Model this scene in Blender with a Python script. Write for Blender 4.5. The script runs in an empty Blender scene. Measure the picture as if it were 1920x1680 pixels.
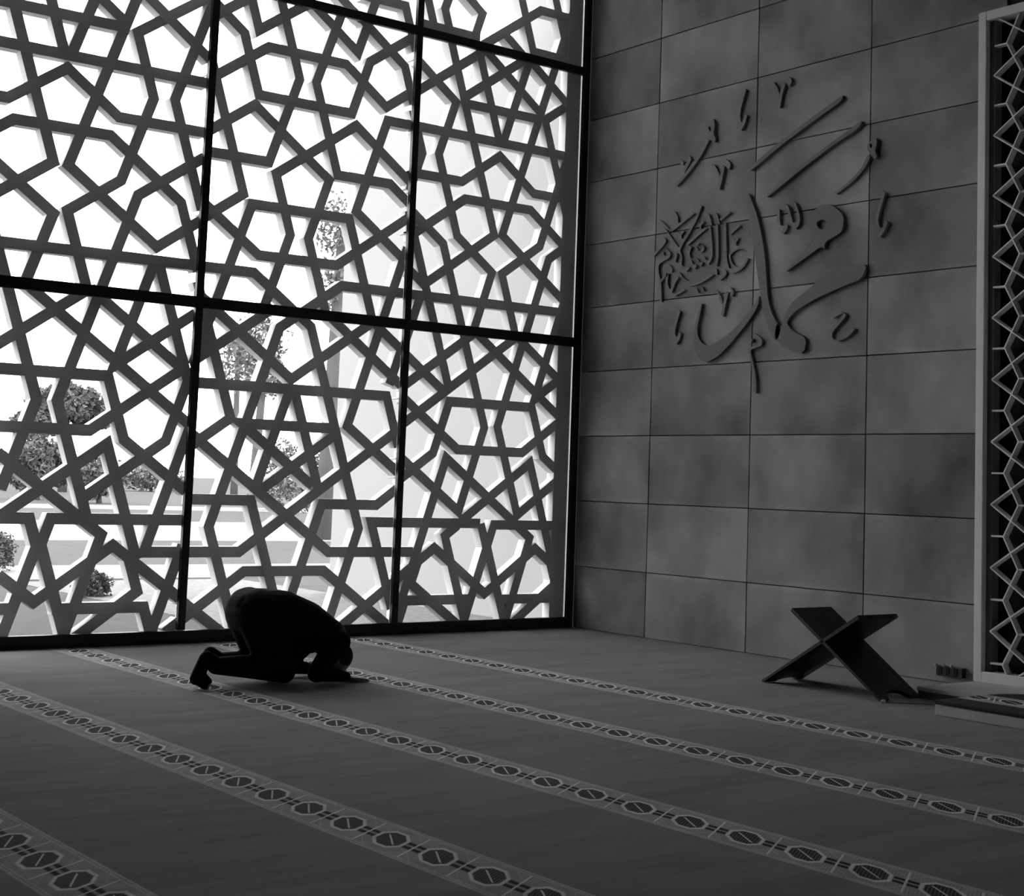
import bpy, bmesh, math, random
from mathutils import Vector, Matrix

scene = bpy.context.scene
COL = scene.collection
random.seed(7)

# ------------------------------------------------------------------ camera
cam_data = bpy.data.cameras.new('camera')
cam = bpy.data.objects.new('camera', cam_data)
COL.objects.link(cam)
FPX = 2881.443
cam_data.sensor_fit = 'HORIZONTAL'
cam_data.sensor_width = 36.0
cam_data.lens = FPX * 36.0 / 1920.0
cam_data.shift_x = (960.0 - 1095.472) / 1920.0
cam_data.shift_y = (634.561 - 840.0) / 1920.0
cam_data.clip_end = 1500
_r = Vector((0.7779713, -0.6274498, 0.0326706))
_d = Vector((0.0852088, 0.0538462, -0.9949071))
_f = Vector((0.622495, 0.776793, 0.095355))
cam.matrix_world = Matrix(((_r.x, -_d.x, -_f.x, 0.0), (_r.y, -_d.y, -_f.y, 0.0), (_r.z, -_d.z, -_f.z, 1.33), (0, 0, 0, 1)))
scene.camera = cam

# ------------------------------------------------------------------ sky, exposure
world = bpy.data.worlds.new('world')
scene.world = world
world.use_nodes = True
_bg = world.node_tree.nodes['Background']
_bg.inputs['Color'].default_value = (1.0, 1.0, 1.0, 1)
_bg.inputs['Strength'].default_value = 7.2
vs = scene.view_settings
vs.view_transform = 'Standard'
vs.look = 'None'
vs.exposure = 0.0
vs.gamma = 1.0
vs.use_curve_mapping = False
scene.cycles.use_denoising = True
scene.cycles.max_bounces = 10
scene.cycles.diffuse_bounces = 6
scene.cycles.transparent_max_bounces = 16

# ------------------------------------------------------------------ helpers
XW = 9.17          # stone wall plane (faces -X)
YF = 11.45         # inner face of the glazing frame
YL = YF + 0.065    # inner face of the lattice screens


class NB:
    """small node builder"""
    def __init__(self, name):
        self.m = bpy.data.materials.new(name)
        self.m.use_nodes = True
        self.t = self.m.node_tree
        self.t.nodes.clear()
        self.out = self.n('ShaderNodeOutputMaterial')

    def n(self, kind, **kw):
        nd = self.t.nodes.new(kind)
        for k, v in kw.items():
            setattr(nd, k, v)
        return nd

    def link(self, a, b):
        self.t.links.new(a, b)

    def put(self, sock, v):
        if isinstance(v, (int, float)):
            sock.default_value = v
        elif isinstance(v, (tuple, list)):
            sock.default_value = v
        else:
            self.link(v, sock)

    def math(self, op, a, b=0.0, c=None, clamp=False):
        nd = self.n('ShaderNodeMath', operation=op)
        nd.use_clamp = clamp
        self.put(nd.inputs[0], a)
        self.put(nd.inputs[1], b)
        if c is not None:
            self.put(nd.inputs[2], c)
        return nd.outputs[0]

    def mix(self, f, a, b):
        nd = self.n('ShaderNodeMix', data_type='FLOAT')
        self.put(nd.inputs[0], f)
        self.put(nd.inputs[2], a)
        self.put(nd.inputs[3], b)
        return nd.outputs[0]

    def noise(self, vec, scale, detail=3.0, rough=0.5):
        nd = self.n('ShaderNodeTexNoise')
        self.link(vec, nd.inputs['Vector'])
        nd.inputs['Scale'].default_value = scale
        nd.inputs['Detail'].default_value = detail
        nd.inputs['Roughness'].default_value = rough
        return nd.outputs['Fac']

    def pos(self):
        return self.n('ShaderNodeNewGeometry').outputs['Position']

    def vecmul(self, v, s):
        nd = self.n('ShaderNodeVectorMath', operation='MULTIPLY')
        self.link(v, nd.inputs[0])
        nd.inputs[1].default_value = s
        return nd.outputs[0]

    def vecadd(self, v, s):
        nd = self.n('ShaderNodeVectorMath', operation='ADD')
        self.link(v, nd.inputs[0])
        self.link(s, nd.inputs[1])
        return nd.outputs[0]

    def grey(self, v):
        nd = self.n('ShaderNodeCombineColor')
        for i in range(3):
            self.put(nd.inputs[i], v)
        return nd.outputs[0]

    def principled(self, val, rough=0.6, spec=0.4, bump=None, bstr=0.2, bdist=0.01, metal=0.0):
        p = self.n('ShaderNodeBsdfPrincipled')
        if isinstance(val, (int, float)):
            p.inputs['Base Color'].default_value = (val, val, val, 1)
        else:
            self.link(self.grey(val), p.inputs['Base Color'])
        self.put(p.inputs['Roughness'], rough)
        p.inputs['Specular IOR Level'].default_value = spec
        p.inputs['Metallic'].default_value = metal
        if bump is not None:
            b = self.n('ShaderNodeBump')
            b.inputs['Strength'].default_value = bstr
            b.inputs['Distance'].default_value = bdist
            self.link(bump, b.inputs['Height'])
            self.link(b.outputs[0], p.inputs['Normal'])
        self.link(p.outputs[0], self.out.inputs[0])
        return self.m


def speckle(name, val, amp=0.15, scale=8.0, rough=0.6, spec=0.35, bump=0.15, stretch=(1, 1, 1), metal=0.0):
    b = NB(name)
    v = b.vecmul(b.pos(), stretch)
    f = b.noise(v, scale, 4.0, 0.55)
    c = b.math('MULTIPLY', b.math('ADD', b.math('MULTIPLY', b.math('SUBTRACT', f, 0.5), 2.0 * amp), 1.0), val)
    return b.principled(c, rough, spec, bump=f, bstr=bump, bdist=0.01, metal=metal)


def obj(name, verts, faces, mat=None, parent=None, smooth=False):
    me = bpy.data.meshes.new(name)
    me.from_pydata([tuple(v) for v in verts], [], faces)
    me.update()
    o = bpy.data.objects.new(name, me)
    COL.objects.link(o)
    if mat:
        me.materials.append(mat)
    if parent is not None:
        o.parent = parent
    if smooth:
        for p in me.polygons:
            p.use_smooth = True
    return o


def from_bm(name, bm, mat=None, parent=None, smooth=False):
    me = bpy.data.meshes.new(name)
    bmesh.ops.recalc_face_normals(bm, faces=bm.faces)
    bm.to_mesh(me)
    bm.free()
    o = bpy.data.objects.new(name, me)
    COL.objects.link(o)
    if mat:
        me.materials.append(mat)
    if parent is not None:
        o.parent = parent
    if smooth:
        for p in me.polygons:
            p.use_smooth = True
    return o


def add_box(bm, x0, x1, y0, y1, z0, z1, bev=0.0):
    vs_ = [bm.verts.new((x, y, z)) for x in (x0, x1) for y in (y0, y1) for z in (z0, z1)]
    fs = []
    for f in ((0, 1, 3, 2), (4, 6, 7, 5), (0, 4, 5, 1), (2, 3, 7, 6), (0, 2, 6, 4), (1, 5, 7, 3)):
        fs.append(bm.faces.new([vs_[i] for i in f]))
    if bev > 0:
        es = list({e for f in fs for e in f.edges})
        bmesh.ops.bevel(bm, geom=es, offset=bev, segments=1, affect='EDGES')


def box(name, x0, x1, y0, y1, z0, z1, mat=None, parent=None, bev=0.0):
    bm = bmesh.new()
    add_box(bm, x0, x1, y0, y1, z0, z1, bev)
    return from_bm(name, bm, mat, parent)


def empty(name, loc=(0, 0, 0)):
    o = bpy.data.objects.new(name, None)
    o.empty_display_size = 0.1
    o.location = loc
    COL.objects.link(o)
    return o


def adopt(root, child):
    """parent a mesh whose vertices are in world coordinates under a placed root"""
    child.parent = root
    child.location = Vector(child.location) - Vector(root.location)
    return child


def tag(o, label, cat=None, group=None):
    o['label'] = label
    if cat:
        o['category'] = cat
    if group:
        o['group'] = group
    return o


def structure(o, label=None):
    o['kind'] = 'structure'
    if label:
        o['label'] = label
    return o


def tube(bm, pts, r, seg=8, caps=True):
    rings = []
    n = len(pts)
    for i, p in enumerate(pts):
        p = Vector(p)
        a = Vector(pts[max(0, i - 1)])
        b = Vector(pts[min(n - 1, i + 1)])
        t = (b - a).normalized()
        up = Vector((0, 0, 1)) if abs(t.z) < 0.9 else Vector((1, 0, 0))
        u = t.cross(up).normalized()
        w = u.cross(t)
        rr = r[i] if isinstance(r, (list, tuple)) else r
        rings.append([bm.verts.new(p + (u * math.cos(2 * math.pi * k / seg) + w * math.sin(2 * math.pi * k / seg)) * rr) for k in range(seg)])
    for a, b in zip(rings, rings[1:]):
        for k in range(seg):
            bm.faces.new((a[k], a[(k + 1) % seg], b[(k + 1) % seg], b[k]))
    if caps:
        bm.faces.new(rings[0][::-1])
        bm.faces.new(rings[-1])


# ------------------------------------------------------------------ traced outlines (metres; lattice = x,z on its plane; writing = y,z on the stone wall)
STRAPS=[
  [[3.556,4.487],[5.251,4.486]],
  [[3.58,4.796],[4.52,4.796]],
  [[4.585,5.043],[4.129,3.639],[4.874,3.097],[5.17,3.312]],
  [[3.628,4.834],[4.014,3.646],[3.63,3.366]],
  [[3.913,4.899],[4.037,4.518]],
  [[4.257,4.984],[4.108,4.527]],
  [[3.57,4.075],[3.646,4.075],[4.075,4.387],[4.5,4.078],[5.11,4.078],[5.241,4.078]],
  [[3.586,3.84],[3.699,3.922],[4.446,3.923],[5.055,3.48],[5.176,3.108]],
  [[5.053,5.101],[4.613,4.781],[4.776,4.278],[4.55,3.583],[4.145,3.288],[4.331,2.716]],
  [[4.674,5.089],[5.061,4.808],[5.156,4.739]],
  [[5.187,5.021],[4.952,4.299],[5.141,3.717]],
  [[5.142,3.81],[4.696,3.486],[4.161,1.84],[4.443,0.968]],
  [[3.607,3.566],[4.04,3.251],[3.863,2.704],[5.171,1.755]],
  [[3.645,2.988],[5.177,2.989],[5.722,2.989],[6.274,2.588],[6.823,0.901],[6.586,0.171]],
  [[4.861,2.971],[4.591,2.138],[5.183,2.568]],
  [[4.897,2.985],[5.175,2.127]],
  [[3.646,2.945],[4.006,1.838],[3.786,1.162]],
  [[3.704,2.237],[4.349,2.706]],
  [[4.403,2.686],[5.143,2.148],[4.426,1.627],[3.736,1.627]],
  [[3.707,2.053],[4.543,2.053],[4.7,1.569],[5.196,1.209]],
  [[5.216,2.111],[5.042,1.573],[4.376,1.089]],
  [[3.784,0.961],[4.569,1.531],[4.857,0.646]],
  [[5.184,1.532],[4.905,0.675]],
  [[4.885,0.704],[5.24,0.704]],
  [[3.745,1.433],[4.567,0.836],[4.356,0.186]],
  [[5.224,0.955],[4.17,0.955],[4.107,0.761],[4.257,0.299]],
  [[3.782,0.955],[4.009,0.955],[4.077,0.748],[3.924,0.276]],
  [[3.809,0.538],[4.086,0.337],[4.663,0.756],[5.205,0.362]],
  [[4.225,0.282],[4.94,0.282],[5.0,0.095]],
  [[3.951,0.292],[3.827,0.292]],
  [[4.795,0.657],[4.878,0.403],[4.467,0.104]],
  [[5.196,0.652],[5.017,0.098]],
  [[4.3,4.99],[4.516,4.833]],
  [[5.313,5.123],[5.519,4.973],[5.68,4.478],[6.566,4.478],[6.724,4.967],[7.132,5.263]],
  [[5.309,4.577],[5.752,4.899],[6.491,4.899],[6.909,4.596],[7.143,4.765]],
  [[5.57,5.278],[5.652,5.023],[6.081,5.335]],
  [[5.308,5.099],[5.6,5.312]],
  [[5.846,5.307],[6.049,4.682],[5.804,3.929],[5.293,3.929]],
  [[6.394,5.252],[6.208,4.683],[6.456,3.919],[6.984,3.92],[7.143,3.805]],
  [[5.3,4.131],[5.654,4.388],[6.379,3.861],[6.207,3.333],[6.405,2.724],[7.151,2.181]],
  [[5.286,4.567],[5.591,3.627],[5.31,3.423]],
  [[5.296,3.471],[5.753,3.139],[6.489,3.139],[7.123,3.599]],
  [[5.414,2.757],[5.673,3.556],[6.588,3.556],[6.845,2.764]],
  [[5.884,2.878],[6.036,3.346],[5.876,3.839],[6.619,4.379],[7.019,4.088]],
  [[6.359,5.2],[6.599,5.026],[6.691,5.312]],
  [[6.683,5.285],[7.08,4.996],[7.145,4.797]],
  [[7.14,4.478],[6.928,4.478],[6.653,3.63],[7.113,3.297]],
  [[5.679,0.184],[5.445,0.904],[5.982,2.555],[6.55,2.968],[9.084,2.968]],
  [[5.324,2.577],[5.583,1.782],[5.309,1.583]],
  [[5.312,2.277],[5.87,2.682]],
  [[5.421,2.635],[6.112,2.134],[6.853,2.672]],
  [[5.293,2.052],[7.044,2.052],[7.1,1.879]],
  [[6.102,2.04],[5.846,1.252]],
  [[6.56,1.745],[5.683,1.745],[6.357,1.255]],
  [[5.899,1.217],[6.561,1.698]],
  [[6.154,2.031],[6.409,1.246]],
  [[5.294,1.612],[6.545,0.703],[7.381,0.703]],
  [[7.151,1.746],[5.718,0.705],[5.265,0.705]],
  [[7.053,2.965],[6.666,1.773],[7.143,1.427]],
  [[6.912,2.658],[7.154,2.482]],
  [[7.159,2.433],[7.068,2.154]],
  [[5.29,1.122],[5.8,1.122],[6.129,0.11]],
  [[6.135,0.115],[6.456,1.105],[6.989,1.105],[7.138,1.213]],
  [[5.326,0.224],[5.773,0.548],[6.502,0.548],[7.11,0.107]],
  [[5.303,0.283],[5.589,0.076]],
  [[6.711,0.09],[7.604,0.738],[8.17,0.328],[8.726,0.732],[8.955,0.566]],
  [[8.091,0.958],[6.945,0.958],[7.139,0.36]],
  [[8.097,0.955],[8.167,0.74],[8.016,0.277]],
  [[8.965,0.948],[8.243,0.947],[8.178,0.749],[8.334,0.268]],
  [[8.035,0.281],[7.323,0.281],[7.265,0.102]],
  [[8.312,0.272],[8.971,0.272]],
  [[7.847,0.941],[7.711,0.843],[7.955,0.094]],
  [[8.511,0.937],[8.657,0.83],[8.415,0.086]],
  [[7.448,0.642],[7.378,0.427],[7.839,0.092]],
  [[8.896,0.626],[8.97,0.399],[8.542,0.088]],
  [[6.612,5.545],[7.06,5.546],[7.107,5.4]],
  [[6.402,5.477],[6.616,5.322]],
  [[6.765,5.554],[6.697,5.345]],
  [[7.291,5.672],[7.339,5.526]],
  [[7.515,5.723],[7.48,5.615],[7.541,5.429]],
  [[7.283,5.426],[7.877,5.426]],
  [[7.732,5.781],[7.895,5.663],[7.82,5.43]],
  [[7.915,5.366],[8.57,5.842],[8.937,5.842]],
  [[8.337,5.912],[8.502,5.404]],
  [[8.739,6.005],[8.794,5.838]],
  [[8.128,5.545],[8.372,5.368]],
  [[8.493,5.423],[8.831,5.423]],
  [[7.577,5.288],[8.123,3.61],[7.377,3.068],[7.23,3.175]],
  [[7.25,4.819],[7.906,5.295]],
  [[7.884,5.276],[8.139,4.49]],
  [[7.956,5.319],[8.609,4.845]],
  [[7.731,4.838],[8.432,5.347]],
  [[7.729,4.784],[8.617,4.784]],
  [[8.449,5.305],[8.185,4.492]],
  [[8.469,5.326],[8.967,4.965]],
  [[8.759,5.3],[8.214,3.621],[8.914,3.113]],
  [[8.634,4.764],[8.884,4.946]],
  [[8.673,4.766],[8.768,4.475]],
  [[7.13,4.483],[8.994,4.483]],
  [[7.242,5.067],[7.643,4.776],[7.478,4.268],[7.711,3.551],[8.114,3.258],[7.921,2.665],[7.258,2.184]],
  [[7.252,4.413],[7.304,4.251],[7.253,4.094]],
  [[7.247,4.057],[7.745,4.058],[8.159,4.359],[8.564,4.064],[8.902,4.064]],
  [[8.818,4.073],[8.654,3.57],[8.226,3.259],[8.406,2.706],[8.939,2.319]],
  [[7.256,3.516],[7.785,3.901],[8.532,3.901],[8.917,3.621]],
  [[7.241,3.697],[7.566,3.46],[8.096,1.829],[7.848,1.064],[7.227,1.515]],
  [[8.936,3.583],[8.768,3.461],[8.243,1.845],[8.505,1.038],[8.927,1.345]],
  [[7.349,2.971],[7.227,2.594]],
  [[7.422,2.98],[7.676,2.198]],
  [[7.249,2.411],[7.628,2.136]],
  [[7.27,1.852],[8.396,2.669]],
  [[7.982,2.676],[8.963,1.964]],
  [[8.834,2.672],[8.654,2.119],[8.918,2.31]],
  [[7.25,1.358],[7.551,1.576],[7.703,2.044],[8.63,2.044],[8.778,1.59],[8.97,1.45]],
  [[7.254,2.022],[7.812,1.617],[8.536,1.617],[8.958,1.924]],
  [[7.397,0.63],[7.692,1.537],[8.468,0.974]],
  [[7.887,0.982],[8.631,1.523],[8.811,0.968]],
]
GLYPHS=[
  ['letter',[[[9.221,3.867],[9.153,3.751],[9.091,3.624],[9.036,3.452],[8.999,3.284],[8.975,3.099],[8.957,2.935],[8.917,2.824],[8.846,2.72],[8.792,2.674],[8.835,2.567],[8.898,2.615],[8.983,2.756],[9.018,2.876],[9.062,3.061],[9.105,3.248],[9.157,3.465],[9.208,3.656],[9.241,3.809]]]],
  ['letter',[[[7.883,3.121],[7.941,3.007],[8.174,2.954],[8.402,2.893],[8.624,2.812],[8.728,2.735],[8.727,2.699],[8.661,2.638],[8.511,2.576],[8.534,2.451],[8.651,2.469],[8.773,2.52],[8.873,2.596],[8.846,2.72],[8.79,2.676],[8.767,2.733],[8.739,2.811],[8.674,2.882],[8.568,2.937],[8.451,2.993],[8.383,3.084],[8.292,3.115],[8.132,3.118]]]],
  ['letter',[[[8.397,3.644],[8.316,3.649],[8.228,3.612],[8.132,3.531],[8.143,3.418],[8.183,3.388],[8.331,3.342],[8.332,3.272],[8.366,3.311],[8.754,3.134],[8.742,3.165],[8.483,3.322],[8.414,3.404],[8.475,3.472],[8.488,3.545],[8.455,3.612]],[[8.435,3.507],[8.371,3.531],[8.301,3.501],[8.311,3.454],[8.386,3.44]]]],
  ['letter',[[[9.748,2.95],[9.785,2.812],[9.807,2.73],[9.79,2.645],[9.725,2.584],[9.633,2.57],[9.508,2.617],[9.393,2.667],[9.272,2.748],[9.154,2.852],[9.087,2.915],[9.053,2.971],[9.057,2.913],[9.077,2.865],[9.127,2.8],[9.232,2.702],[9.403,2.562],[9.534,2.471],[9.664,2.429],[9.72,2.438],[9.786,2.472],[9.83,2.538],[9.85,2.636],[9.842,2.732],[9.809,2.832],[9.775,2.92]]]],
  ['letter_bar',[[[9.2,4.036],[8.838,4.207],[8.494,4.348],[8.184,4.465],[8.157,4.513],[8.197,4.504],[8.495,4.388],[8.848,4.245],[9.197,4.08]]]],
  ['letter_bar',[[[9.0,3.781],[8.634,3.956],[8.29,4.109],[7.992,4.214],[7.956,4.272],[8.001,4.257],[8.282,4.144],[8.635,3.996],[8.964,3.82]]]],
  ['vowel_mark',[[[9.699,4.568],[9.657,4.571],[9.645,4.494],[9.665,4.442],[9.626,4.387],[9.643,4.354],[9.693,4.391],[9.746,4.458],[9.762,4.5],[9.745,4.543]],[[9.732,4.507],[9.708,4.517],[9.692,4.479],[9.704,4.458]]]],
  ['vowel_mark',[[[7.852,4.105],[7.81,4.108],[7.805,4.054],[7.828,4.007],[7.799,3.965],[7.815,3.936],[7.857,3.967],[7.907,4.038],[7.892,4.08]],[[7.882,4.064],[7.863,4.075],[7.851,4.045],[7.866,4.032]]]],
]
STROKES=[
  ['vowel_mark',[[9.717,4.39],[9.815,4.268],[9.981,4.127],[10.127,4.031]],[[9.752,4.408],[9.85,4.285],[10.016,4.144],[10.163,4.048]]],
  ['vowel_mark',[[10.043,4.245],[10.056,4.217]],[[10.079,4.263],[10.092,4.235]]],
  ['vowel_mark',[[9.968,4.287],[9.952,4.242],[10.029,4.144]],[[10.003,4.305],[9.987,4.26],[10.065,4.161]]],
  ['vowel_mark',[[9.639,4.154],[9.591,4.086],[9.566,4.03]],[[9.673,4.171],[9.625,4.103],[9.6,4.047]]],
  ['vowel_mark',[[9.515,4.126],[9.538,4.027],[9.567,3.931]],[[9.548,4.143],[9.572,4.044],[9.601,3.947]]],
  ['vowel_mark',[[9.471,4.171],[9.443,4.135],[9.455,4.092]],[[9.505,4.189],[9.476,4.152],[9.488,4.109]]],
  ['vowel_mark',[[9.271,4.764],[9.324,4.617],[9.336,4.548],[9.325,4.489]],[[9.304,4.782],[9.358,4.635],[9.369,4.566],[9.358,4.506]]],
  ['vowel_mark',[[9.251,4.534],[9.275,4.474],[9.309,4.422],[9.331,4.416]],[[9.284,4.551],[9.308,4.492],[9.342,4.44],[9.364,4.434]]],
  ['vowel_mark',[[8.936,4.758],[8.893,4.699],[8.868,4.619]],[[8.968,4.776],[8.924,4.716],[8.899,4.637]]],
  ['vowel_mark',[[8.807,4.73],[8.841,4.635],[8.865,4.531]],[[8.838,4.748],[8.872,4.652],[8.897,4.548]]],
  ['vowel_mark',[[8.754,4.768],[8.735,4.737],[8.756,4.697]],[[8.785,4.785],[8.766,4.755],[8.787,4.715]]],
  ['vowel_mark',[[7.873,3.972],[7.932,3.885],[8.045,3.799],[8.218,3.716]],[[7.901,3.987],[7.96,3.9],[8.073,3.814],[8.246,3.731]]],
  ['vowel_mark',[[8.843,3.665],[8.841,3.578],[8.827,3.532]],[[8.874,3.681],[8.872,3.595],[8.858,3.548]]],
  ['vowel_mark',[[8.747,3.523],[8.758,3.488],[8.794,3.456]],[[8.778,3.539],[8.789,3.504],[8.825,3.471]]],
  ['vowel_mark',[[8.752,3.69],[8.719,3.619],[8.693,3.543]],[[8.782,3.706],[8.75,3.635],[8.723,3.559]]],
  ['vowel_mark',[[8.661,3.697],[8.616,3.588],[8.62,3.517],[8.655,3.481]],[[8.691,3.713],[8.646,3.604],[8.65,3.533],[8.685,3.497]]],
  ['vowel_mark',[[7.716,3.665],[7.777,3.498],[7.781,3.431],[7.764,3.395]],[[7.742,3.68],[7.804,3.513],[7.808,3.446],[7.791,3.41]]],
  ['vowel_mark',[[7.69,3.429],[7.721,3.365],[7.763,3.319]],[[7.717,3.444],[7.748,3.38],[7.79,3.334]]],
  ['vowel_mark',[[8.226,2.718],[8.131,2.751],[8.108,2.719],[8.235,2.602],[8.199,2.536],[8.087,2.556],[8.0,2.619]],[[8.255,2.732],[8.159,2.764],[8.136,2.733],[8.263,2.616],[8.228,2.549],[8.115,2.569],[8.028,2.632]]],
  ['vowel_mark',[[10.034,2.895],[10.086,2.762],[10.094,2.703],[10.078,2.67]],[[10.07,2.91],[10.122,2.776],[10.13,2.718],[10.114,2.684]]],
  ['vowel_mark',[[10.017,2.699],[10.034,2.648],[10.075,2.605]],[[10.052,2.713],[10.069,2.662],[10.111,2.619]]],
  ['vowel_mark',[[9.564,3.038],[9.517,2.98],[9.497,2.915]],[[9.598,3.052],[9.55,2.995],[9.53,2.93]]],
  ['vowel_mark',[[9.428,3.011],[9.46,2.913],[9.484,2.814]],[[9.461,3.026],[9.494,2.927],[9.517,2.828]]],
  ['vowel_mark',[[9.394,3.053],[9.366,3.019],[9.378,2.979]],[[9.427,3.067],[9.399,3.034],[9.411,2.994]]],
  ['vowel_mark',[[9.121,2.599],[9.142,2.572]],[[9.153,2.612],[9.174,2.586]]],
  ['vowel_mark',[[9.079,2.633],[9.023,2.594],[9.021,2.545],[9.08,2.526],[9.14,2.508],[9.139,2.471],[9.092,2.334],[9.071,2.229],[9.073,2.144]],[[9.111,2.647],[9.054,2.607],[9.053,2.558],[9.112,2.539],[9.172,2.521],[9.171,2.484],[9.123,2.347],[9.103,2.242],[9.104,2.156]]],
  ['small_letter',[[9.796,3.814],[9.855,3.7],[9.959,3.574],[10.059,3.459],[10.034,3.387],[10.04,3.325],[10.021,3.298]],[[9.821,3.828],[9.88,3.713],[9.984,3.587],[10.085,3.472],[10.059,3.4],[10.066,3.338],[10.047,3.311]]],
  ['small_letter',[[10.319,3.737],[10.221,3.659]],[[10.345,3.751],[10.247,3.673]]],
  ['small_letter',[[10.258,3.654],[10.092,3.478]],[[10.285,3.668],[10.118,3.491]]],
  ['small_letter',[[10.138,3.799],[10.108,3.754],[10.101,3.7]],[[10.164,3.813],[10.134,3.768],[10.127,3.713]]],
  ['small_letter',[[9.888,3.757],[10.173,3.629]],[[9.914,3.77],[10.199,3.642]]],
  ['small_letter',[[10.074,3.599],[10.05,3.584],[10.015,3.611]],[[10.1,3.612],[10.076,3.597],[10.041,3.625]]],
  ['small_letter',[[10.05,3.584],[10.049,3.552]],[[10.076,3.597],[10.075,3.565]]],
  ['small_letter',[[9.822,3.665],[9.799,3.644],[9.759,3.67]],[[9.847,3.678],[9.824,3.657],[9.784,3.684]]],
  ['small_letter',[[9.799,3.644],[9.797,3.612]],[[9.824,3.657],[9.823,3.626]]],
  ['small_letter',[[9.722,3.607],[9.964,3.484]],[[9.746,3.62],[9.99,3.497]]],
  ['small_letter',[[9.699,3.725],[9.656,3.628]],[[9.724,3.739],[9.681,3.641]]],
  ['small_letter',[[9.678,3.618],[9.649,3.442],[9.65,3.338],[9.692,3.284]],[[9.703,3.631],[9.674,3.455],[9.675,3.351],[9.717,3.296]]],
  ['small_letter',[[9.598,3.719],[9.56,3.623]],[[9.622,3.733],[9.584,3.636]]],
  ['small_letter',[[9.586,3.62],[9.568,3.373],[9.586,3.258]],[[9.61,3.633],[9.593,3.386],[9.61,3.271]]],
  ['small_letter',[[9.486,3.621],[9.463,3.332],[9.43,3.226]],[[9.51,3.634],[9.487,3.345],[9.453,3.238]]],
  ['small_letter',[[9.548,3.655],[9.429,3.712]],[[9.572,3.668],[9.453,3.725]]],
  ['small_letter',[[9.426,3.514],[9.305,3.585]],[[9.45,3.526],[9.329,3.598]]],
  ['small_letter',[[9.382,3.476],[9.356,3.449],[9.323,3.475]],[[9.406,3.488],[9.38,3.461],[9.347,3.488]]],
  ['small_letter',[[9.356,3.449],[9.355,3.418]],[[9.38,3.461],[9.379,3.431]]],
  ['small_letter',[[9.243,3.359],[9.311,3.381],[9.387,3.361],[9.42,3.328],[9.392,3.265],[9.34,3.23]],[[9.267,3.371],[9.335,3.393],[9.411,3.374],[9.444,3.341],[9.416,3.277],[9.364,3.242]]],
  ['small_letter',[[9.204,3.286],[9.256,3.222],[9.33,3.187],[9.39,3.18]],[[9.227,3.299],[9.279,3.235],[9.354,3.199],[9.413,3.192]]],
  ['small_letter',[[10.269,3.575],[10.267,3.531],[10.415,3.427]],[[10.296,3.589],[10.294,3.544],[10.442,3.44]]],
  ['small_letter',[[10.242,3.477],[10.193,3.434],[10.21,3.391],[10.275,3.372],[10.34,3.34],[10.342,3.27],[10.309,3.178],[10.292,2.999]],[[10.268,3.49],[10.219,3.447],[10.236,3.405],[10.301,3.385],[10.367,3.353],[10.368,3.283],[10.336,3.191],[10.319,3.012]]],
  ['small_letter',[[10.283,3.449],[10.282,3.424]],[[10.309,3.463],[10.308,3.437]]],
  ['small_letter',[[10.099,3.419],[10.119,3.345]],[[10.125,3.432],[10.146,3.358]]],
  ['small_letter',[[10.309,3.178],[10.204,3.245]],[[10.336,3.191],[10.23,3.258]]],
  ['small_letter',[[10.213,3.246],[10.219,3.164],[10.194,3.112]],[[10.24,3.259],[10.246,3.177],[10.22,3.124]]],
  ['small_letter',[[10.188,3.317],[10.159,3.285],[10.167,3.255]],[[10.214,3.33],[10.185,3.298],[10.193,3.268]]],
  ['small_letter',[[10.072,3.202],[10.117,3.156],[10.159,3.071]],[[10.098,3.215],[10.143,3.169],[10.186,3.084]]],
  ['small_letter',[[10.112,3.039],[9.98,3.082]],[[10.138,3.052],[10.006,3.095]]],
  ['small_letter',[[10.051,3.238],[10.017,3.198],[9.961,3.162]],[[10.076,3.251],[10.043,3.21],[9.986,3.174]]],
  ['small_letter',[[9.623,3.188],[9.736,3.143],[9.833,3.117],[9.914,3.114]],[[9.647,3.201],[9.76,3.155],[9.858,3.129],[9.939,3.127]]],
  ['small_letter',[[9.973,3.247],[9.929,3.277]],[[9.999,3.26],[9.954,3.29]]],
  ['small_letter',[[9.865,3.262],[9.839,3.288]],[[9.89,3.275],[9.864,3.3]]],
  ['small_letter',[[9.785,3.277],[9.764,3.306]],[[9.81,3.289],[9.789,3.318]]],
  ['small_letter',[[9.909,3.338],[9.894,3.305]],[[9.934,3.351],[9.919,3.318]]],
  ['small_letter',[[9.828,3.342],[9.809,3.316]],[[9.853,3.355],[9.834,3.329]]],
  ['small_letter',[[9.743,3.353],[9.72,3.326]],[[9.768,3.366],[9.745,3.339]]],
  ['small_letter',[[9.913,3.46],[9.938,3.403],[9.919,3.36]],[[9.939,3.473],[9.964,3.416],[9.944,3.373]]],
  ['small_letter',[[9.846,3.468],[9.801,3.476],[9.751,3.44],[9.772,3.405],[9.817,3.407],[9.85,3.456]],[[9.871,3.481],[9.826,3.489],[9.776,3.453],[9.797,3.418],[9.842,3.419],[9.875,3.469]]],
  ['small_letter',[[9.585,3.231],[9.575,3.184]],[[9.609,3.243],[9.599,3.197]]],
  ['small_letter',[[9.472,3.212],[9.466,3.175],[9.534,3.132]],[[9.496,3.224],[9.49,3.187],[9.558,3.144]]],
  ['small_letter',[[9.831,3.083],[9.808,3.044]],[[9.857,3.095],[9.833,3.056]]],
  ['small_letter',[[9.76,3.09],[9.737,3.051]],[[9.785,3.102],[9.762,3.063]]],
]

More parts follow.
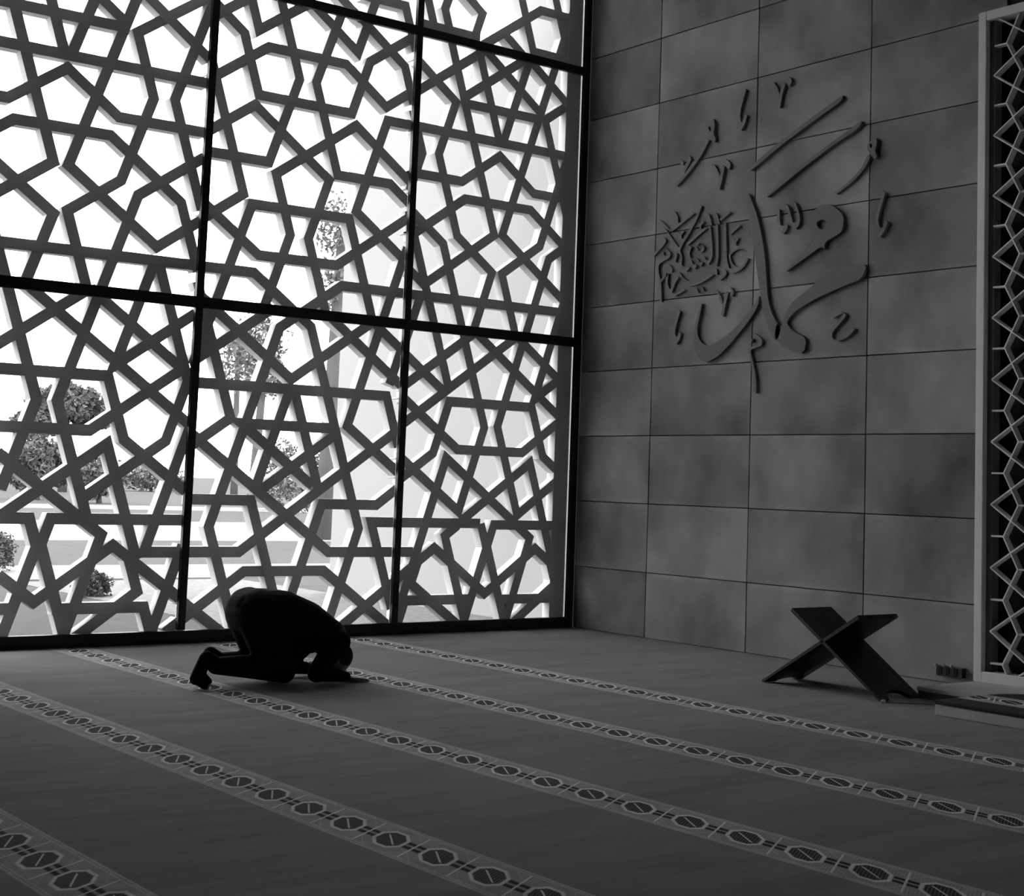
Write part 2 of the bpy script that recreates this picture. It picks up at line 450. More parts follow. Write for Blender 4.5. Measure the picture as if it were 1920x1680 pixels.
# ------------------------------------------------------------------ materials
M = {}
M['metal'] = speckle('dark_frame_metal', 0.022, 0.1, 30, 0.45, 0.4, 0.02)
M['lattice'] = speckle('pale_lattice', 0.600, 0.06, 14, 0.65, 0.3, 0.05)
M['marble'] = speckle('pale_marble', 0.880, 0.10, 9, 0.4, 0.4, 0.02)
M['grille'] = speckle('white_grille', 0.93, 0.03, 9, 0.4, 0.4, 0.02)
M['marble_dim'] = speckle('grey_marble', 0.500, 0.12, 9, 0.45, 0.4, 0.02)
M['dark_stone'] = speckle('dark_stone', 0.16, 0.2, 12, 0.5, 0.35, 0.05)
M['riser'] = speckle('dark_riser', 0.07, 0.2, 12, 0.5, 0.35, 0.05)
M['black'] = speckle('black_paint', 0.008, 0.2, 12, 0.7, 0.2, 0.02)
M['wood'] = speckle('black_stained_wood', 0.010, 0.35, 14, 0.5, 0.35, 0.12, (1, 5, 5))
M['plaster'] = speckle('room_plaster', 0.550, 0.05, 5, 0.85, 0.1, 0.03)
M['render'] = speckle('white_outer_render', 0.285, 0.03, 3, 0.9, 0.1, 0.03)
M['relief'] = speckle('dark_relief_stone', 0.175, 0.12, 7, 0.75, 0.2, 0.1)
M['relief_pale'] = speckle('pale_relief_stone', 0.205, 0.12, 7, 0.75, 0.2, 0.1)
M['plastic'] = speckle('black_plastic', 0.012, 0.1, 30, 0.4, 0.4, 0.01)
M['chrome'] = speckle('grey_plastic', 0.25, 0.1, 30, 0.35, 0.5, 0.01)
M['white_plastic'] = speckle('white_plastic', 0.75, 0.05, 30, 0.4, 0.4, 0.01)
M['shirt'] = speckle('dark_shirt', 0.012, 0.3, 25, 0.9, 0.15, 0.2)
M['trousers'] = speckle('dark_trousers', 0.014, 0.3, 25, 0.9, 0.15, 0.2)
M['socks'] = speckle('dark_socks', 0.010, 0.2, 40, 0.95, 0.1, 0.2)
M['skin'] = speckle('skin', 0.16, 0.12, 20, 0.55, 0.35, 0.05)
M['hair'] = speckle('dark_hair', 0.008, 0.4, 60, 0.7, 0.25, 0.4)
M['grass'] = speckle('lawn', 0.052, 0.35, 3.0, 0.95, 0.1, 0.3)
M['gravel'] = speckle('gravel', 0.140, 0.6, 14, 0.95, 0.1, 0.5)
M['paving'] = speckle('pale_paving', 0.150, 0.08, 2, 0.9, 0.15, 0.1)
M['road'] = speckle('pale_road', 0.200, 0.06, 1, 0.9, 0.15, 0.05)
M['leaf'] = speckle('leaves', 0.085, 0.30, 4, 0.8, 0.2, 0.1)
M['leaf_pale'] = speckle('pale_leaves', 0.110, 0.4, 4, 0.8, 0.2, 0.1)
M['bark'] = speckle('bark', 0.070, 0.4, 6, 0.9, 0.15, 0.3, (1, 1, 0.3))
M['hill'] = speckle('far_wood', 0.30, 0.3, 0.15, 0.95, 0.05, 0.2)

# clear glass: straight-through pane with a faint mirror coat
_b = NB('window_glass')
_tr = _b.n('ShaderNodeBsdfTransparent')
_tr.inputs[0].default_value = (0.96, 0.96, 0.96, 1)
_gl = _b.n('ShaderNodeBsdfGlossy')
_gl.inputs['Roughness'].default_value = 0.02
_fr = _b.n('ShaderNodeFresnel')
_fr.inputs['IOR'].default_value = 1.45
_mx = _b.n('ShaderNodeMixShader')
_front = _b.math('SUBTRACT', 1.0, _b.n('ShaderNodeNewGeometry').outputs['Backfacing'])
_b.link(_b.math('MULTIPLY', _fr.outputs[0], _front), _mx.inputs[0])
_b.link(_tr.outputs[0], _mx.inputs[1])
_b.link(_gl.outputs[0], _mx.inputs[2])
_b.link(_mx.outputs[0], _b.out.inputs[0])
M['glass'] = _b.m

# stone tile: cloudy grey, each tile its own tone
_b = NB('grey_stone_tile')
_info = _b.n('ShaderNodeObjectInfo')
_off = _b.n('ShaderNodeCombineXYZ')
for _i, _k in enumerate((17.0, 41.0, 29.0)):
    _b.link(_b.math('MULTIPLY', _info.outputs['Random'], _k), _off.inputs[_i])
_v = _b.vecadd(_b.pos(), _off.outputs[0])
_n1 = _b.noise(_v, 1.25, 4.0, 0.5)
_n2 = _b.noise(_v, 4.5, 4.0, 0.6)
_n3 = _b.noise(_b.vecmul(_v, (1, 1.3, 0.9)), 2.4, 3.0, 0.5)
_c = _b.math('ADD', 0.215, _b.math('MULTIPLY', _b.math('SUBTRACT', _n1, 0.5), 0.52))
_c = _b.math('ADD', _c, _b.math('MULTIPLY', _b.math('SUBTRACT', _n2, 0.5), 0.045))
_c = _b.math('ADD', _c, _b.math('MULTIPLY', _b.math('SUBTRACT', _n3, 0.5), 0.10))
_c = _b.math('MULTIPLY', _c, _b.math('ADD', 0.80, _b.math('MULTIPLY', _info.outputs['Random'], 0.42)))
# pale bloom along the tile's edges
_g = _b.n('ShaderNodeTexCoord').outputs['Generated']
_s = _b.n('ShaderNodeSeparateXYZ')
_b.link(_g, _s.inputs[0])
_ey = _b.math('ABSOLUTE', _b.math('SUBTRACT', _s.outputs[1], 0.5))
_ez = _b.math('ABSOLUTE', _b.math('SUBTRACT', _s.outputs[2], 0.5))
_e = _b.math('MAXIMUM', _ey, _ez)
_e = _b.math('MULTIPLY', _b.math('SUBTRACT', _e, 0.42), 12.0, clamp=True)
_e = _b.math('MULTIPLY', _e, _b.math('MULTIPLY', _b.math('SUBTRACT', _n1, 0.4), 2.2, clamp=True))
_c = _b.math('ADD', _c, _b.math('MULTIPLY', _e, 0.11))
M['tile'] = _b.principled(_c, 0.62, 0.3, bump=_n2, bstr=0.10, bdist=0.006)
M['grout'] = speckle('grout', 0.05, 0.2, 20, 0.9, 0.1, 0.05)


def carpet_material(name, x_first, spacing, y0, period, base=0.24):
    b = NB(name)
    sp = b.n('ShaderNodeSeparateXYZ')
    b.link(b.pos(), sp.inputs[0])
    x, y = sp.outputs[0], sp.outputs[1]
    q = b.math('DIVIDE', b.math('SUBTRACT', x, x_first), spacing)
    u = b.math('MULTIPLY', b.math('SUBTRACT', b.math('FRACT', b.math('ADD', q, 100.5)), 0.5), spacing)
    row = b.math('FLOOR', b.math('ADD', q, 0.5))
    yy = b.math('SUBTRACT', b.math('ADD', b.math('SUBTRACT', y, y0), b.math('MULTIPLY', row, 0.035)), b.math('MULTIPLY', u, 0.65))
    v = b.math('MULTIPLY', b.math('SUBTRACT', b.math('FRACT', b.math('ADD', b.math('DIVIDE', yy, period), 100.5)), 0.5), period)
    au = b.math('ABSOLUTE', u)
    av = b.math('ABSOLUTE', v)

    def below(val, t, soft):
        return b.math('MULTIPLY', b.math('SUBTRACT', t, val), 1.0 / soft, clamp=True)

    def line(val, c, w):
        return below(b.math('ABSOLUTE', b.math('SUBTRACT', val, c)), w, w * 0.6)
    half = period / 2
    # pile
    n_f = b.noise(b.pos(), 260.0, 2.0, 0.6)
    n_m = b.noise(b.vecmul(b.pos(), (0.5, 2.6, 1)), 5.0, 4.0, 0.6)
    n_l = b.noise(b.vecmul(b.pos(), (0.35, 1.6, 1)), 1.6, 3.0, 0.5)
    pile = b.math('ADD', 1.0, b.math('ADD', b.math('MULTIPLY', b.math('SUBTRACT', n_f, 0.5), 0.5),
                                     b.math('ADD', b.math('MULTIPLY', b.math('SUBTRACT', n_m, 0.5), 0.5), b.math('MULTIPLY', b.math('SUBTRACT', n_l, 0.5), 0.6))))
    inrows = b.math('LESS_THAN', q, 4.5)
    field = b.math('MULTIPLY', below(au, 0.152, 0.006), inrows)
    # oval (eight-sided)
    oct_ = b.math('MAXIMUM', b.math('MAXIMUM', b.math('DIVIDE', au, 0.080), b.math('DIVIDE', av, 0.086)),
                  b.math('DIVIDE', b.math('ADD', b.math('DIVIDE', au, 0.080), b.math('DIVIDE', av, 0.086)), 1.42))
    oval = b.math('MULTIPLY', below(oct_, 0.93, 0.06), inrows)
    ring = b.math('MULTIPLY', line(oct_, 1.03, 0.15), inrows)
    hatch = b.math('GREATER_THAN', b.math('FRACT', b.math('MULTIPLY', v, 62.0)), 0.55)
    # connector bars
    rowbar = b.math('MULTIPLY', line(b.math('ABSOLUTE', u), 0.021, 0.019), inrows)
    vcon = b.math('SUBTRACT', half, av)
    seg = b.math('MULTIPLY', below(vcon, 0.060, 0.004), b.math('SUBTRACT', 1.0, below(vcon, 0.007, 0.003)))
    dash = b.math('MULTIPLY', rowbar, seg)
    # slanted cross line between ovals, slanted bar in each oval
    vs_ = b.math('SUBTRACT', half, b.math('ABSOLUTE', b.math('ADD', v, 0.0)))
    cross = b.math('MULTIPLY', below(b.math('ABSOLUTE', vs_), 0.007, 0.004), b.math('MULTIPLY', below(au, 0.125, 0.004), inrows))
    bar = b.math('MULTIPLY', line(b.math('ADD', v, b.math('MULTIPLY', u, -1.2)), 0.0, 0.0105), b.math('MULTIPLY', below(au, 0.042, 0.004), inrows))
    edge = b.math('MULTIPLY', b.math('MAXIMUM', line(au, 0.147, 0.007), line(au, 0.128, 0.006)), inrows)
    # zigzag lobes round the ovals
    lobe = line(oct_, 1.75, 0.07)
    c = base
    c_field = b.mix(b.math('GREATER_THAN', b.math('FRACT', b.math('MULTIPLY', v, 62.0)), 0.7), 0.40, 0.31)
    c = b.mix(field, base, c_field)
    c = b.mix(b.math('MULTIPLY', b.math('MULTIPLY', lobe, field), 0.45), c, 0.55)
    c = b.mix(b.math('MULTIPLY', edge, 0.7), c, 0.58)
    c = b.mix(oval, c, b.mix(hatch, 0.03, 0.12))
    c = b.mix(dash, c, 0.015)
    c = b.mix(b.math('MAXIMUM', ring, b.math('MAXIMUM', cross, bar)), c, 0.80)
    # pale scuffs and pressed seams running across the rolls
    seam = 0.0
    for ys, amp in ((6.98, 0.5), (8.15, 0.35), (5.85, 0.4), (9.9, 0.3), (4.3, 0.3)):
        yw = b.math('ADD', b.math('SUBTRACT', y, ys), b.math('MULTIPLY', b.math('SUBTRACT', n_l, 0.5), 0.12))
        seam = b.math('ADD', seam, b.math('MULTIPLY', line(yw, 0.0, 0.012), amp))
    nofield = b.math('SUBTRACT', 1.0, field)
    seam = b.math('MULTIPLY', b.math('MULTIPLY', seam, nofield), b.math('MULTIPLY', b.math('SUBTRACT', n_m, 0.42), 4.0, clamp=True))
    c = b.math('MULTIPLY', c, b.math('ADD', 1.0, b.math('MULTIPLY', seam, 0.45)))
    c = b.math('MULTIPLY', c, pile)
    hgt = b.math('ADD', b.math('MULTIPLY', n_f, 0.3), b.math('ADD', n_m, b.math('MULTIPLY', field, 0.2)))
    return b.principled(c, 0.95, 0.12, bump=hgt, bstr=0.35, bdist=0.01)


M['carpet'] = carpet_material('patterned_prayer_carpet', 1.97, 1.185, 5.02, 0.314)
M['rug'] = carpet_material('patterned_step_rug', 8.12, 3.0, 5.55, 0.26, 0.05)

# ------------------------------------------------------------------ room shell
ROOM_X0, ROOM_Y0, ROOM_Z = -7.0, -7.0, 6.4
structure(box('floor', ROOM_X0, XW, ROOM_Y0, YF + 0.06, -0.12, 0.0, M['carpet']), 'dark grey prayer carpet with patterned woven bands')
structure(box('ceiling', ROOM_X0, XW, ROOM_Y0, YF + 0.05, ROOM_Z, ROOM_Z + 0.2, M['plaster']), 'plain plaster ceiling')


def wall_with_openings(name, horiz, fixed, thick, a0, a1, openings, z0, z1, label):
    """wall made of piers, sills and heads round rectangular openings (a,b along the wall)"""
    bm = bmesh.new()

    def piece(a, b, za, zb):
        if b - a < 1e-4 or zb - za < 1e-4:
            return
        if horiz:
            add_box(bm, a, b, fixed, fixed + thick, za, zb)
        else:
            add_box(bm, fixed, fixed + thick, a, b, za, zb)
    cur = a0
    for (a, b, za, zb) in openings:
        piece(cur, a, z0, z1)
        piece(a, b, z0, za)
        piece(a, b, zb, z1)
        cur = b
    piece(cur, a1, z0, z1)
    return structure(from_bm(name, bm, M['plaster']), label)


wall_with_openings('wall_back', True, ROOM_Y0 - 0.3, 0.3, ROOM_X0, XW, [], 0, ROOM_Z, 'plain rear wall')
wall_with_openings('wall_left', False, ROOM_X0 - 0.3, 0.3, ROOM_Y0 - 0.3, YF, [], 0, ROOM_Z, 'plain side wall')

structure(box('wall_front', ROOM_X0, 3.244, YF, YF + 0.3, 0, ROOM_Z, M['plaster']), 'plain wall left of the glazing')

# stone wall with individually set tiles
wall = box('wall_right', XW, XW + 0.35, ROOM_Y0, YF + 0.05, 0, ROOM_Z, M['grout'])
structure(wall, 'grey stone tiled wall beside the glazed corner')
zs = [0.0] + [0.575 + 0.6107 * k for k in range(13)]
ys = [11.45, 10.423, 9.158, 7.9, 6.62]
ys2 = [4.5, 3.24, 1.98, 0.72]
G = 0.0035
tile_cache = {}


def tile_mesh(w, hgt):
    k = (round(w, 4), round(hgt, 4))
    if k not in tile_cache:
        bm = bmesh.new()
        add_box(bm, -0.022, 0.0, -w / 2, w / 2, -hgt / 2, hgt / 2, 0.003)
        me = bpy.data.meshes.new('tile')
        bmesh.ops.recalc_face_normals(bm, faces=bm.faces)
        bm.to_mesh(me)
        bm.free()
        me.materials.append(M['tile'])
        tile_cache[k] = me
    return tile_cache[k]


for cols in (ys, ys2):
    for ya, yb in zip(cols, cols[1:]):
        for za, zb in zip(zs, zs[1:]):
            zb = min(zb, ROOM_Z)
            o = bpy.data.objects.new('tile', tile_mesh(ya - yb - 2 * G, zb - za - 2 * G))
            COL.objects.link(o)
            o.parent = wall
            o.location = (XW - random.uniform(0, 0.0022), (ya + yb) / 2, (za + zb) / 2)

# ------------------------------------------------------------------ glazed wall: frame and panes
win = empty('window_1', (5.2, YF, 0))
structure(win, 'dark steel framed floor to ceiling glazing in square bays')
MULL = [5.231, 7.186]
RAILS = [(2.645, 2.735), (5.295, 5.375), (6.32, 6.4)]
for xm in MULL:
    adopt(win, box('mullion', xm - 0.032, xm + 0.032, YF, YF + 0.045, 0.1, ROOM_Z, M['metal'], bev=0.004))
adopt(win, box('corner_post', 9.082, XW - 0.023, YF, YF + 0.05, 0.0, ROOM_Z, M['metal'], bev=0.004))
adopt(win, box('bottom_rail', 3.308, 9.082, YF - 0.004, YF + 0.05, 0.0, 0.098, M['metal'], bev=0.004))
adopt(win, box('mullion', 3.244, 3.308, YF, YF + 0.045, 0.0, ROOM_Z, M['metal'], bev=0.004))
edges = [3.276] + MULL + [9.082 + 0.032]
for za, zb in RAILS:
    for xa, xb in zip(edges, edges[1:]):
        adopt(win, box('rail', xa + 0.032, xb - 0.032, YF + 0.001, YF + 0.045, za, zb, M['metal'], bev=0.004))
zl = [(0.098, 2.645), (2.735, 5.295), (5.375, 6.32)]
for xa, xb in zip(edges, edges[1:]):
    for za, zb in zl:
        adopt(win, box('pane', xa + 0.032, xb - 0.032, YF + 0.022, YF + 0.030, za, zb, M['glass']))

# ------------------------------------------------------------------ lattice screens (girih straps)
SW = 0.086
SD = 0.105


def clip_poly(poly, axis, val, keep_less):
    out = []
    n = len(poly)
    for i in range(n):
        p, q = poly[i], poly[(i + 1) % n]
        ip = (p[axis] <= val) if keep_less else (p[axis] >= val)
        iq = (q[axis] <= val) if keep_less else (q[axis] >= val)
        if ip:
            out.append(p)
        if ip != iq:
            t = (val - p[axis]) / (q[axis] - p[axis])
            out.append((p[0] + t * (q[0] - p[0]), p[1] + t * (q[1] - p[1])))
    return out


def strap_quads(pts, w):
    P = [Vector(p) for p in pts]
    n = len(P)
    offs = []
    for i in range(n):
        if i == 0 or i == n - 1:
            t = (P[1] - P[0]) if i == 0 else (P[-1] - P[-2])
            t.normalize()
            offs.append(Vector((-t.y, t.x)) * (w / 2))
        else:
            t1 = (P[i] - P[i - 1]).normalized()
            t2 = (P[i + 1] - P[i]).normalized()
            n1 = Vector((-t1.y, t1.x))
            n2 = Vector((-t2.y, t2.x))
            m = (n1 + n2).normalized()
            offs.append(m * (w / 2 / max(0.3, m.dot(n1))))
    return [[tuple(P[i] + offs[i]), tuple(P[i + 1] + offs[i + 1]), tuple(P[i + 1] - offs[i + 1]), tuple(P[i] - offs[i])] for i in range(n - 1)]


def screen(name, sets, x0, x1, label):
    root = empty(name, ((x0 + x1) / 2, YL, sets[0][1]))
    tag(root, label, 'lattice screen', 'pale lattice screens outside the glazing')
    k = 0
    for pts, z0, z1 in [(p, a, b) for st, a, b in sets for p in st]:
        runs = [[]]
        for quad in strap_quads(pts, SW):
            pl = quad
            for ax, val, less in ((0, x0, False), (0, x1, True), (1, z0, False), (1, z1, True)):
                pl = clip_poly(pl, ax, val, less)
                if len(pl) < 3:
                    break
            if len(pl) < 3:
                runs.append([])
                continue
            far = pl is not quad and all(abs(c[0] - quad[1][0]) + abs(c[1] - quad[1][1]) > 1e-6 for c in pl) and all(abs(c[0] - quad[2][0]) + abs(c[1] - quad[2][1]) > 1e-6 for c in pl)
            runs[-1].append(pl)
            if far:
                runs.append([])
        for run in runs:
            if not run:
                continue
            dy = ((k * 37) % 151) * 0.00003
            k += 1
            bm = bmesh.new()
            for pl in run:
                fa = [bm.verts.new((p[0], YL + dy, p[1])) for p in pl]
                fb = [bm.verts.new((p[0], YL + SD - dy, p[1])) for p in pl]
                bm.faces.new(fa)
                bm.faces.new(fb[::-1])
                m = len(pl)
                for i in range(m):
                    bm.faces.new((fa[i], fb[i], fb[(i + 1) % m], fa[(i + 1) % m]))
            bmesh.ops.remove_doubles(bm, verts=bm.verts, dist=1e-5)
            adopt(root, from_bm('strap', bm, M['lattice']))
    return root


def extended(pts):
    """straps cut by the picture's edge go on in their own direction"""
    pts = [tuple(p) for p in pts]
    out = list(pts)
    for end in (0, -1):
        p = pts[end]
        q = pts[1] if end == 0 else pts[-2]
        t = (Vector(p) - Vector(q)).normalized()
        ext = 0.5 if (p[0] < 3.72 or (p[1] > 5.14 + 0.227 * (p[0] - 5.19) and t.y > 0.2)) else 0.0
        if not ext and p[1] < 0.30 and t.y < -0.4:
            ext = 0.25
        for xm in (5.231, 7.186, 8.98):
            if not ext and abs(xm - p[0]) < 0.26 and abs(t.x) > 0.28 and (xm - p[0]) * t.x > 0:
                ext = (xm - p[0]) / t.x
        for zr in (2.715, 5.365):
            if not ext and abs(zr - p[1]) < 0.2 and abs(t.y) > 0.3 and (zr - p[1]) * t.y > 0:
                ext = (zr - p[1]) / t.y
        if ext:
            e = Vector(p) + t * ext
            if end == 0:
                out[0] = tuple(e)
            else:
                out[-1] = tuple(e)
    return out


ALL = [extended(p) for p in STRAPS]
UP = [[(x, z + 2.62) for x, z in p] for p in ALL if max(z for x, z in p) > 3.1]
HG = 0.018
for xa, xb, low, up, lab in ((3.276, 5.231, ALL, UP, 'pale geometric lattice screen in the left bay, behind the praying person\'s feet'),
                             (5.231, 7.186, ALL, UP, 'pale geometric lattice screen in the middle bay, directly behind the praying person'),
                             (7.186, 9.05, ALL, UP, 'pale geometric lattice screen in the right bay, next to the stone wall')):
    x0, x1 = xa + HG, xb - (HG if xb < 9 else 0.0)
    scr = screen('lattice_screen', [(low, 0.06, 6.05), (up, 6.05, 6.9)], x0, x1, lab)
    if xb > 9:
        adopt(scr, box('edge_band', 8.912, 9.080, YL - 0.0008, YL + SD + 0.001, 0.06, 6.9, M['lattice']))

# ------------------------------------------------------------------ raised writing on the stone wall
XT = XW - 0.022
RD = 0.032
writing = empty('wall_calligraphy', (XT, 8.6, 1.9))
tag(writing, 'raised dark Arabic calligraphy mounted on the grey stone wall', 'calligraphy')


def curve_mesh(loops, depth):
    cu = bpy.data.curves.new('outline', 'CURVE')
    cu.dimensions = '2D'
    cu.fill_mode = 'BOTH'
    cu.extrude = depth / 2
    for lp in loops:
        s = cu.splines.new('POLY')
        s.points.add(len(lp) - 1)
        for i, (a, b) in enumerate(lp):
            s.points[i].co = (a, b, 0, 1)
        s.use_cyclic_u = True
    tmp = bpy.data.objects.new('outline', cu)
    COL.objects.link(tmp)
    bpy.context.view_layer.update()
    dg = bpy.context.evaluated_depsgraph_get()
    me = bpy.data.meshes.new_from_object(tmp.evaluated_get(dg))
    bpy.data.objects.remove(tmp)
    bpy.data.curves.remove(cu)
    return me


def smooth_loop(lp, closed=True, it=1):
    for _ in range(it):
        o = []
        n = len(lp)
        for i in range(n if closed else n - 1):
            p, q = lp[i], lp[(i + 1) % n]
            d = math.hypot(q[0] - p[0], q[1] - p[1])
            t = min(0.25, 0.03 / max(d, 1e-6))
            o.append((p[0] + (q[0] - p[0]) * t, p[1] + (q[1] - p[1]) * t))
            o.append((q[0] + (p[0] - q[0]) * t, q[1] + (p[1] - q[1]) * t))
        if not closed:
            o = [lp[0]] + o[1:-1] + [lp[-1]]
        lp = o
    return lp


def catmull(pts, n=5):
    if len(pts) < 3:
        return list(pts)
    out = []
    for i in range(len(pts) - 1):
        p0 = pts[max(0, i - 1)]
        p1 = pts[i]
        p2 = pts[i + 1]
        p3 = pts[min(len(pts) - 1, i + 2)]
        for k in range(n):
            t = k / n
            out.append(tuple(0.5 * ((2 * p1[j]) + (-p0[j] + p2[j]) * t + (2 * p0[j] - 5 * p1[j] + 4 * p2[j] - p3[j]) * t * t + (-p0[j] + 3 * p1[j] - 3 * p2[j] + p3[j]) * t ** 3) for j in range(2)))
    out.append(tuple(pts[-1]))
    return out


for nm, loops in GLYPHS:
    me = curve_mesh([smooth_loop(l) for l in loops], RD)
    me.materials.append(M['relief'])
    o = bpy.data.objects.new(nm, me)
    COL.objects.link(o)
    # curve plane (a,b) -> world (y,z), extruded along x
    for vtx in me.vertices:
        a, b, c = vtx.co
        vtx.co = (XT - RD / 2 + 0.0005 - c, a, b)
    me.flip_normals()
    adopt(writing, o)

for nm, ca, cb in STROKES:
    ca, cb = catmull(ca), catmull(cb)
    dp = 0.022 if nm == 'small_letter' else 0.027
    bm = bmesh.new()
    n = len(ca)
    rings = []
    for (ya, za), (yb, zb) in zip(ca, cb):
        rings.append([bm.verts.new((XT - dp, ya, za)), bm.verts.new((XT - dp, yb, zb)), bm.verts.new((XT + 0.0005, yb, zb)), bm.verts.new((XT + 0.0005, ya, za))])
    for r1, r2 in zip(rings, rings[1:]):
        for k in range(4):
            bm.faces.new((r1[k], r1[(k + 1) % 4], r2[(k + 1) % 4], r2[k]))
    bm.faces.new(rings[0][::-1])
    bm.faces.new(rings[-1])
    adopt(writing, from_bm(nm, bm, M['relief_pale']))

# ------------------------------------------------------------------ marble portal with grille
PX = 8.88
PY1, PY0 = 6.675, 4.515
PZ1 = 4.80
JW = 0.068
GY_IN = 6.557
portal = empty('trim_1', (PX, (PY0 + PY1) / 2, 0))
structure(portal, 'pale marble portal frame round a dark niche')
adopt(portal, box('jamb', PX, XW - 0.001, PY1 - JW, PY1, 0.078, PZ1, M['marble'], bev=0.004))
adopt(portal, box('jamb', PX, XW - 0.001, PY0, PY0 + JW, 0.078, PZ1, M['marble'], bev=0.004))
adopt(portal, box('lintel', PX, XW - 0.001, PY0 + JW, PY1 - JW, PZ1 - JW, PZ1, M['marble'], bev=0.004))
adopt(portal, box('sill', PX, XW - 0.001, PY0 + JW, PY1 - JW, 0.078, 0.15, M['marble'], bev=0.004))
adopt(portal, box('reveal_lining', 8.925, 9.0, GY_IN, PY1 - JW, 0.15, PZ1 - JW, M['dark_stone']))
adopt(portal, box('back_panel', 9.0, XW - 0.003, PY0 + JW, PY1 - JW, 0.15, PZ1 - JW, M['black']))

grille = empty('niche_grille', (8.905, (PY0 + PY1) / 2, 0.15))
tag(grille, 'pale star patterned grille of thin fins inside the marble portal', 'grille')
GY = 6.557
GZ0, GZ1 = 0.15, PZ1 - JW
PER = 0.433
WID = 0.6575


def fin(pa, pb, xf=8.902, depth=0.06, th=0.010):
    a, b = Vector(pa), Vector(pb)
    # clip to opening height
    if a.y > b.y:
        a, b = b, a
    if b.y <= GZ0 or a.y >= GZ1:
        return
    if a.y < GZ0:
        a = a + (b - a) * ((GZ0 - a.y) / (b.y - a.y))
    if b.y > GZ1:
        b = a + (b - a) * ((GZ1 - a.y) / (b.y - a.y))
    t = (b - a).normalized()
    nrm = Vector((-t.y, t.x)) * (th / 2)
    q = [a + nrm, b + nrm, b - nrm, a - nrm]
    v = [(xf, p.x, p.y) for p in q] + [(xf + depth, p.x, p.y) for p in q]
    adopt(grille, obj('fin', v, [(0, 1, 2, 3), (7, 6, 5, 4), (0, 4, 5, 1), (1, 5, 6, 2), (2, 6, 7, 3), (3, 7, 4, 0)], M['grille']))


for c in range(3):
    yl = GY - c * WID
    for k in range(-1, 12):
        z0 = 3.025 + (k - 7) * PER
        for s in (1, -1):
            base_y = yl if s == 1 else yl - WID
            Y = lambda d: base_y - s * d
            j = (k % 2) * 0.0012 + (0.0006 if s == 1 else 0)
            fin((Y(0), z0), (Y(0.32875), z0 + PER / 2), 8.902 + j)
            fin((Y(0), z0), (Y(0.32875), z0 - PER / 2), 8.9023 + j)
            fin((Y(0.104), z0 + PER / 2), (Y(0.2225), z0), 8.9026 + j)
            fin((Y(0.104), z0 - PER / 2), (Y(0.2225), z0), 8.9029 + j)
            fin((Y(0), z0 + PER / 2), (Y(0.104), z0 + PER / 2), 8.910, 0.05, 0.012)
        fin((yl - 0.2225, z0), (yl - WID + 0.2225, z0), 8.910, 0.05, 0.012)

# ------------------------------------------------------------------ platform and step below the portal
plat = empty('marble_platform', (8.7, 5.6, 0))
tag(plat, 'low marble platform slab under the portal frame', 'platform')
adopt(plat, box('riser', 8.275, XW - 0.023, 4.4, 6.662, 0.0, 0.05, M['riser'], bev=0.003))
adopt(plat, box('slab', 8.268, XW - 0.023, 4.395, 6.668, 0.05, 0.078, M['marble_dim'], bev=0.004))
step = box('marble_step', 7.745, 8.266, 4.5, 6.105, 0.0, 0.066, M['marble_dim'], bev=0.004)
tag(step, 'pale marble step in front of the platform', 'step')
bm = bmesh.new()
rug_pts = [(7.735, 6.11)]
for k in range(9):
    a = math.pi / 2 * k / 8
    rug_pts.append((8.62 - 0.35 + 0.35 * math.sin(a), 6.11 - 0.30 + 0.30 * math.cos(a)))
rug_pts += [(8.62, 4.55), (7.735, 4.55)]
ra = [bm.verts.new((x, y, 0.0785)) for x, y in rug_pts]
rb = [bm.verts.new((x, y, 0.0905)) for x, y in rug_pts]
bm.faces.new(ra[::-1])
bm.faces.new(rb)
for i in range(len(ra)):
    bm.faces.new((ra[i], ra[(i + 1) % len(ra)], rb[(i + 1) % len(ra)], rb[i]))
rug = empty('step_rug', (8.1, 5.4, 0.066))
tag(rug, 'dark rug with a pale patterned band on the marble step', 'rug')
adopt(rug, from_bm('rug_pile', bm, M['rug']))
adopt(rug, box('rug_underlay', 7.742, 8.262, 4.56, 6.1, 0.0665, 0.0785, M['plastic']))

# ------------------------------------------------------------------ folding book stand
stand = empty('book_stand', (8.08, 7.15, 0))
tag(stand, 'black wooden X shaped folding book stand on the carpet by the stone wall', 'book stand')


def stand_board(y_foot, y_top, z_top, gap_side):
    """board in the (y,z) slant, width along x, arched notch at the foot, slotted at the crossing"""
    x0, x1 = 7.885, 8.285
    d = Vector((y_top - y_foot, z_top))
    L = d.length
    d.normalize()
    nrm = Vector((-d.y, d.x))
    th = 0.026
    # outline in (x, s)
    out = [(x0, 0.0), (x0 + 0.085, 0.0)]
    for k in range(9):
        a = math.pi * k / 8
        out.append(((x0 + x1) / 2 - 0.115 * math.cos(a), 0.0 + 0.085 * math.sin(a)))
    out += [(x1 - 0.085, 0.0), (x1, 0.0), (x1, L), (x0, L)]
    bm = bmesh.new()
    fa, fb = [], []
    for x, s in out:
        c = Vector((y_foot, 0)) + d * s
        a = c + nrm * (th / 2)
        b = c - nrm * (th / 2)
        za, zb = max(a.y, 0.001), max(b.y, 0.001)
        fa.append(bm.verts.new((x, a.x, za)))
        fb.append(bm.verts.new((x, b.x, zb)))
    bm.faces.new(fa)
    bm.faces.new(fb[::-1])
    m = len(fa)
    for i in range(m):
        bm.faces.new((fa[i], fb[i], fb[(i + 1) % m], fa[(i + 1) % m]))
    bmesh.ops.triangulate(bm, faces=[f for f in bm.faces if len(f.verts) > 4])
    return adopt(stand, from_bm('board', bm, M['wood']))


